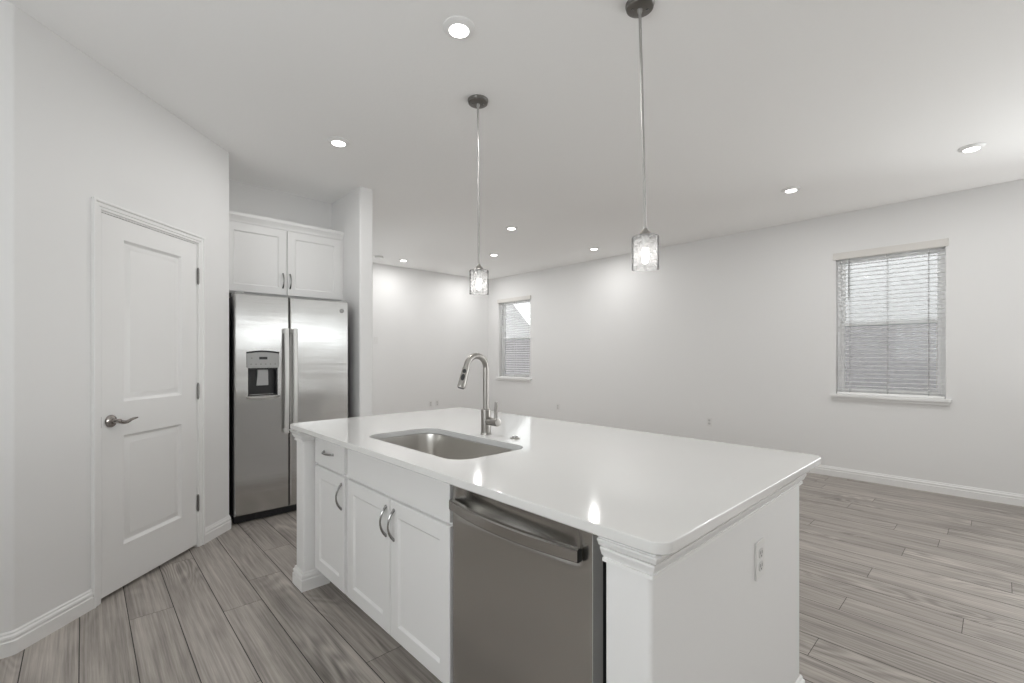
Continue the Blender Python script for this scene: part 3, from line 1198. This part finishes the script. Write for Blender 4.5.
bm = B()
box(bm, 1.02, 1.035, DY0 + 0.012, DY1 - 0.012, 0.012, 0.098, 0.003, 1)
obj('toe_panel', bm, M['blackp'], dw)

# ------------------------------------------------------------------ refrigerator
FY0 = 3.995
fr = thing('refrigerator', 'stainless side-by-side refrigerator with water dispenser in the alcove', 'refrigerator', (1.29, 4.28, 0))
RXa, RXb = 0.842, 1.738
bm = B()
box(bm, RXa, RXb, FY0 + 0.075, 4.56, 0.03, 1.76, 0.006, 2)
obj('fridge_body', bm, M['blackp'], fr)
for x, y in [(x, y) for x in (RXa + 0.06, RXb - 0.06) for y in (FY0 + 0.15, 4.45)]:
    bm = B()
    lathe(bm, (x, y, 0), [(0.02, 0), (0.02, 0.032)], 12)
    obj('levelling_foot', bm, M['blackp'], fr)
bm = B()
box(bm, RXa + 0.004, RXb - 0.004, FY0 + 0.03, FY0 + 0.075, 0.006, 0.058, 0.004, 2)
for k in range(5):
    z = 0.012 + k * 0.009
    box(bm, RXa + 0.15, RXb - 0.1, FY0 + 0.026, FY0 + 0.032, z, z + 0.004)
obj('toe_grille', bm, M['blackp'], fr)
SE = 1.240
ZT = 1.783


def rT(x, z):
    return frame_T((x, FY0, z), (1, 0, 0), (0, 0, 1), (0, -1, 0))


# left (freezer) door with the dispenser niche
FD0 = RXa
w = SE - 0.0035 - FD0
nx0, nx1, nz0, nz1 = 0.935, 1.150, 0.985, 1.205
bm = B()
zb = 0.064
panel_slab(bm, rT(FD0, zb), w, ZT - zb, 0.058, [(nx0 - FD0, nx1 - FD0, nz0 - zb, nz1 - zb)], [(0.0, 0.001), (0.003, 0.004), (0.008, 0.045)], edge=0.009)
ld = obj('freezer_door', bm, M['steel'], fr, smooth=40)
bm = B()
panel_slab(bm, rT(SE + 0.0035, zb), RXb - SE - 0.0035, ZT - zb, 0.058, [], [], edge=0.009)
rd = obj('fridge_door', bm, M['steel'], fr, smooth=40)
bm = B()
box(bm, RXa + 0.008, SE - 0.012, FY0 + 0.058, FY0 + 0.076, 0.08, ZT - 0.02)
box(bm, SE + 0.012, RXb - 0.008, FY0 + 0.058, FY0 + 0.076, 0.08, ZT - 0.02)
obj('door_gasket', bm, M['blackp'], fr, smooth=0)
# black liner of the niche
bm = B()
y1n = FY0 + 0.0445
box(bm, nx0 + 0.009, nx1 - 0.009, y1n - 0.002, y1n, nz0 + 0.01, nz1 - 0.01)
box(bm, nx0 + 0.0025, nx0 + 0.012, FY0 + 0.004, y1n, nz0 + 0.004, nz1 - 0.004)
box(bm, nx1 - 0.012, nx1 - 0.0025, FY0 + 0.004, y1n, nz0 + 0.004, nz1 - 0.004)
box(bm, nx0 + 0.003, nx1 - 0.003, FY0 + 0.004, y1n, nz1 - 0.014, nz1 - 0.003)
disp = obj('dispenser', bm, M['blackp'], ld, smooth=0)
bm = B()
loft(bm, [[(1.008, y1n - 0.004, 1.197), (1.082, y1n - 0.004, 1.197), (1.082, y1n - 0.022, 1.197), (1.008, y1n - 0.022, 1.197)],
          [(1.008, y1n - 0.004, 1.15), (1.082, y1n - 0.004, 1.15), (1.082, y1n - 0.030, 1.15), (1.008, y1n - 0.030, 1.15)],
          [(1.002, y1n - 0.004, 1.065), (1.088, y1n - 0.004, 1.065), (1.088, y1n - 0.014, 1.065), (1.002, y1n - 0.014, 1.065)]])
obj('paddle', bm, M['greyp'], ld, smooth=30)
# control panel with arched brow
bm = B()
arcs = []
xa, xb = 0.925, 1.158
top = [(xa + (xb - xa) * k / 14, 1.318 + 0.012 * math.sin(PI * k / 14)) for k in range(15)]
front = [(xa, 1.207), (xb, 1.207)]
poly = [(xa, 1.207)] + top + [(xb, 1.207)]
loft(bm, [[(x, FY0 + 0.002, z) for x, z in poly], [(x, FY0 - 0.006, z) for x, z in poly], [(xm_ := 0.5 * (xa + xb)) and (xm_ + (x - xm_) * 0.985, FY0 - 0.009, 1.262 + (z - 1.262) * 0.975) for x, z in poly]])
cpn = obj('control_panel', bm, M['panelgrey'], ld, smooth=30)
bm = B()
for k in range(14):
    (x0_, z0_), (x1_, z1_) = top[k], top[k + 1]
    loft(bm, [[(x0_, FY0 + 0.001, z0_ + 0.0005), (x0_, FY0 - 0.012, z0_ + 0.0005), (x0_, FY0 - 0.010, z0_ + 0.013), (x0_, FY0 + 0.001, z0_ + 0.013)],
              [(x1_, FY0 + 0.001, z1_ + 0.0005), (x1_, FY0 - 0.012, z1_ + 0.0005), (x1_, FY0 - 0.010, z1_ + 0.013), (x1_, FY0 + 0.001, z1_ + 0.013)]])
obj('panel_brow', bm, M['blackp'], ld, smooth=30)
bm = B()
box(bm, 1.012, 1.070, FY0 - 0.0105, FY0 - 0.006, 1.272, 1.292)
obj('display', bm, M['blackp'], ld, smooth=0)
for x, z in [(0.955 + k * 0.0345, 1.235) for k in range(6)] + [(0.959, 1.282)]:
    bm = B()
    box(bm, x - 0.005, x + 0.005, FY0 - 0.0105, FY0 - 0.006, z - 0.004, z + 0.004, 0.001, 1)
    obj('touch_button', bm, M['nickel_dark'], ld)
# drip tray lip
bm = B()
lipb, lipt = [], []
loops = []
for k in range(17):
    t = k / 16
    x = 0.922 + (1.160 - 0.922) * t
    o = 0.004 + 0.028 * math.sin(PI * t) ** 0.6
    z = 0.972 - 0.016 * math.sin(PI * t) ** 0.6 + 0.012
    loops.append([(x, FY0 + 0.001, z + 0.006), (x, FY0 - o, z + 0.002), (x, FY0 - o + 0.002, z - 0.008), (x, FY0 + 0.001, z - 0.014)])
loft(bm, loops)
obj('drip_tray', bm, M['handle'], ld, smooth=40)
for x0_, x1_, dpar in ((1.190, 1.224, ld), (1.256, 1.290, rd)):
    bm = B()
    loops = []
    for k in range(21):
        t = k / 20
        z = 0.672 + (1.525 - 0.672) * t
        o = 0.046 + 0.012 * math.sin(PI * t)
        rr = 0.006
        loops.append([(x0_, FY0 - o + rr, z), (x0_ + rr, FY0 - o, z), (x1_ - rr, FY0 - o, z), (x1_, FY0 - o + rr, z), (x1_, FY0 - o + 0.017, z), (x0_, FY0 - o + 0.017, z)])
    loft(bm, loops)
    for z in (0.69, 1.50):
        box(bm, x0_ + 0.004, x1_ - 0.004, FY0 - 0.04, FY0 + 0.001, z - 0.016, z + 0.016, 0.003, 1)
    obj('handle', bm, M['handle'], dpar, smooth=40)
for x in (RXa + 0.035, RXb - 0.035):
    bm = B()
    box(bm, x - 0.03, x + 0.03, FY0 + 0.01, FY0 + 0.13, ZT - 0.022, ZT + 0.012, 0.006, 2)
    obj('hinge_cover', bm, M['greyp'], fr)
# round badge with script letters
bm = B()
bx_, bz_ = 1.676, 1.700
Tb = frame_T((bx_, FY0, bz_), (1, 0, 0), (0, 0, 1), (0, -1, 0))
lathe(bm, (0, 0, 0), [(0.0185, 0), (0.0185, 0.002), (0.017, 0.003)], 28, T=Tb)
bd = obj('badge', bm, M['nickel_dark'], rd)
cu = bpy.data.curves.new('badge_text', 'FONT')
cu.body = 'GE'
cu.size = 0.022
cu.align_x = 'CENTER'
cu.align_y = 'CENTER'
cu.extrude = 0.0004
tmp = bpy.data.objects.new('badge_text', cu)
COL.objects.link(tmp)
bpy.context.view_layer.update()
me = bpy.data.meshes.new_from_object(tmp.evaluated_get(bpy.context.evaluated_depsgraph_get()))
bpy.data.objects.remove(tmp)
bm = B()
bm.from_mesh(me)
bm.transform(Tb @ Matrix.Translation((0, 0, 0.0032)))
bmr = B()
obj('badge_letters', bm, M['chrome'], rd, smooth=0)
bm = bmr
lathe(bm, (0, 0, 0), [(0.0185, 0.0015), (0.0185, 0.0036), (0.0165, 0.0036), (0.0165, 0.0015)], 28, T=Tb, cap0=False, cap1=False)
obj('badge_ring', bm, M['chrome'], rd)

# ------------------------------------------------------------------ cabinet over the refrigerator
UY = 4.29
uc = thing('wall_cabinet', 'white two door wall cabinet above the refrigerator', 'cabinet', (1.31, 4.43, 1.82))
bm = B()
box(bm, RX + 0.002, SX0 - 0.001, UY + 0.019, 4.579, 1.82, 2.455)
obj('cabinet_body', bm, M['cab'], uc, smooth=0)
bm = B()
cpf = [(0, 2.408), (0.004, 2.408), (0.006, 2.42), (0.012, 2.436), (0.022, 2.452), (0.026, 2.458), (0.026, 2.484), (0, 2.484)]
sweep(bm, [(RX + 0.002, UY + 0.016), (SX0 - 0.001, UY + 0.016)], cpf)
box(bm, RX + 0.002, SX0 - 0.001, UY + 0.02, 4.579, 2.456, 2.48)
obj('crown_moulding', bm, M['cab'], uc, smooth=25)
for x0_, x1_, hx in ((0.835, 1.306, 1.277), (1.314, 1.793, 1.336)):
    bm = B()
    Tq = frame_T((x0_, UY, 1.832), (1, 0, 0), (0, 0, 1), (0, -1, 0))
    w, h = x1_ - x0_, 2.400 - 1.832
    panel_slab(bm, Tq, w, h, 0.0185, [(0.062, w - 0.062, 0.062, h - 0.062)], SHAKER)
    d = obj('cabinet_door', bm, M['cab'], uc, smooth=20)
    obj('handle', arch_pull((hx, UY, 2.018), (hx, UY, 1.897), (0, -1, 0)), M['chrome'], d)

# ------------------------------------------------------------------ outlets and switch


def outlet(c, u, n, label, group=None, name='electrical_outlet', w=0.07, h=0.115, decora=False):
    r = thing(name, label, 'switch' if name == 'light_switch' else 'outlet', c, group)
    T = frame_T(c, u, (0, 0, 1), n)
    bm = B()
    box(bm, -w / 2, w / 2, -h / 2, h / 2, 0.0, 0.0055, 0.002, 2, T=T)
    obj('cover_plate', bm, M['plate'], r)
    if name == 'light_switch':
        bm = B()
        box(bm, -0.0165, 0.0165, -0.033, 0.033, 0.004, 0.0085, 0.002, 1, T=T)
        obj('rocker', bm, M['plate'], r)
        return r
    for s in (0.02, -0.02):
        bm = B()
        lp0 = [(x, y + s) for x, y in rrect(-0.0165, 0.0165, -0.0145, 0.0145, 0.009, 4)]
        loft(bm, [[T @ Vector((x, y, 0.004)) for x, y in lp0], [T @ Vector((x, y, 0.0072)) for x, y in lp0]])
        rc = obj('receptacle', bm, M['receptacle'], r, smooth=30)
        bm = B()
        for x in (-0.0065, 0.0065):
            box(bm, x - 0.0013, x + 0.0013, s - 0.002, s + 0.0075, 0.0068, 0.0076, T=T)
        lathe(bm, (0, 0, 0), [(0.0026, 0.0068), (0.0026, 0.0076)], 10, T=T @ Matrix.Translation((0, s - 0.008, 0)))
        obj('slots', bm, M['slot'], rc, smooth=0)
    return r


outlet((1.53, IY0, 0.667), (1, 0, 0), (0, -1, 0), 'white outlet on the near end wall of the island')
outlet((XR, 5.162, 0.432), (0, -1, 0), (-1, 0, 0), 'white outlet low on the right wall just right of the faucet and far window')
outlet((XR, 2.568, 0.447), (0, -1, 0), (-1, 0, 0), 'white outlet low on the right wall midway between the two windows')
outlet((4.566, YF, 0.440), (1, 0, 0), (0, -1, 0), 'left one of two white outlets low on the far wall')
outlet((4.706, YF, 0.446), (1, 0, 0), (0, -1, 0), 'right one of two white outlets low on the far wall')
outlet((3.505, YF, 1.56), (1, 0, 0), (0, -1, 0), 'white light switch on the far wall by the divider wall edge', name='light_switch')

# ------------------------------------------------------------------ lights
LENS_Z = 0.020


def can(x, y, label, power=CAN_POWER):
    r = thing('recessed_light', label, 'ceiling light', (x, y, CEIL), 'recessed ceiling lights')
    bm = B()
    lathe(bm, (x, y, CEIL), [(0.075, 0.0), (0.075, -0.004), (0.072, -0.0065), (0.061, -0.012), (0.050, -0.0165), (0.046, -0.017), (0.0445, -0.013), (0.0445, -0.006)], 40, cap0=False, cap1=False)
    obj('trim_ring', bm, M['trim'], r)
    bm = B()
    lathe(bm, (x, y, CEIL), [(0.045, -0.006), (0.045, -0.0165), (0.041, -0.0185), (0.026, -0.020), (0.010, -0.0205)], 32, cap0=False)
    obj('lens', bm, M['lens'], r)
    d = bpy.data.lights.new('can_lamp', 'AREA')
    d.shape = 'DISK'
    d.size = 0.08
    d.energy = power
    d.spread = math.radians(180)
    d.color = (1.0, 0.992, 0.98)
    lo = bpy.data.objects.new('can_lamp', d)
    lo.location = (0, 0, -0.026)
    lo.parent = r
    COL.objects.link(lo)
    return r


K = (CEIL - CAMZ - 0.012) / (2.85 - CAMZ)
for (x, y), lab in (
        ((1.306, 1.76), 'largest and nearest recessed light, at the top centre above the island'),
        ((1.33, -1.25), 'unseen recessed light added for fill behind the camera on the right'),  # unseen can, added to brighten the pantry wall and upper cabinet
        ((-0.35, -1.25), 'unseen recessed light added for fill behind the camera on the left'),  # second unseen can, added for the same fill
        ((1.357, 3.292), 'recessed light in the ceiling in front of the refrigerator'),
        ((4.855, 0.14), 'recessed light at the right edge, nearest the right window'),
        ((4.835, 1.332), 'recessed light left of the one nearest the right window'),
        ((3.795, 4.052), 'upper recessed light between the two pendants, right of the left rod'),
        ((4.591, 5.293), 'lower recessed light just right of the left pendant rod'),
        ((5.389, 4.008), 'recessed light closest to the right wall, left of the near pendant shade'),
        ((5.29, 6.56), 'recessed light in the far corner, hidden behind the left pendant shade'),
        ((3.785, 6.60), 'recessed light near the far wall, left of the left pendant')):
    can(x * K, y * K, lab)

sm = thing('smoke_detector', 'white round smoke detector on the ceiling beside the divider wall', 'smoke detector', (3.373 * K, 6.63 * K, CEIL))
bm = B()
lathe(bm, (3.373 * K, 6.63 * K, CEIL), [(0.065, 0), (0.065, -0.012), (0.060, -0.030), (0.050, -0.036), (0.02, -0.038)], 32, cap0=False)
obj('detector_case', bm, M['trim'], sm)
bm = B()
lathe(bm, (3.373 * K, 6.63 * K, CEIL), [(0.0655, -0.014), (0.0655, -0.020)], 32, cap0=False, cap1=False)
obj('vent_band', bm, M['receptacle'], sm)


def pendant(x, y, zs, dx, label):
    r = thing('pendant_light', label, 'pendant light', (x, y, CEIL), 'pendant lights over the island')
    ztop = zs + 0.143
    bm = B()
    lathe(bm, (x, y, CEIL), [(0.0615, 0), (0.0615, -0.006), (0.060, -0.010), (0.0575, -0.012), (0.0575, -0.020), (0.052, -0.0235), (0.02, -0.0245)], 40, cap0=False)
    cn = obj('canopy', bm, M['nickel_dark'], r)
    for s in (-1, 1):
        bm = B()
        lathe(bm, (x + s * 0.032 * 0.729, y - s * 0.032 * 0.684, CEIL - 0.0235), [(0.0055, 0), (0.0055, -0.004), (0.003, -0.006)], 12, cap0=False)
        obj('canopy_screw', bm, M['chrome'], cn)
    ax, ay = x + dx * 0.729, y - dx * 0.684
    bm = B()
    lathe(bm, (x, y, CEIL - 0.024), [(0.011, 0), (0.011, -0.008), (0.007, -0.02)], 16)
    tube(bm, [(x, y, CEIL - 0.03), (ax, ay, ztop + 0.03)], 0.0062, 12)
    obj('rod', bm, M['rod'], r)
    bm = B()
    lathe(bm, (ax, ay, ztop), [(0.008, 0.036), (0.010, 0.030), (0.016, 0.022), (0.029, 0.008), (0.030, 0.004), (0.024, 0.003)], 28)
    obj('shade_cap', bm, M['nickel'], r)
    bm = B()
    lathe(bm, (ax, ay, ztop), [(0.016, 0.003), (0.017, -0.03), (0.0165, -0.05), (0.014, -0.052)], 20)
    sk_ = obj('socket', bm, M['plate'], r)
    R_ = 0.0575
    bm = B()
    prof = [(0.018, 0.004), (0.036, 0.003), (0.050, 0.0015), (0.0555, -0.001), (R_, -0.006), (R_, -0.143), (R_ - 0.003, -0.143), (R_ - 0.003, -0.007), (0.053, -0.0035), (0.046, -0.001), (0.034, 0.0), (0.018, 0.0005)]
    lathe(bm, (ax, ay, ztop), prof + [prof[0]], 40, cap0=False, cap1=False)
    bmesh.ops.remove_doubles(bm, verts=bm.verts, dist=1e-5)
    obj('glass_shade', bm, M['seeded'], r)
    bm = B()
    lathe(bm, (ax, ay, ztop), [(0.010, -0.050), (0.0125, -0.058), (0.0145, -0.070), (0.0145, -0.100), (0.011, -0.112), (0.005, -0.117)], 20)
    obj('bulb', bm, M['bulb'], r)
    return r


pendant(1.725, 2.135, 1.668, 0.006, 'farther, left pendant light with seeded glass cylinder shade over the island')
pendant(1.768, 1.070, 1.674, 0.024, 'nearer, right pendant light with seeded glass cylinder shade over the island')
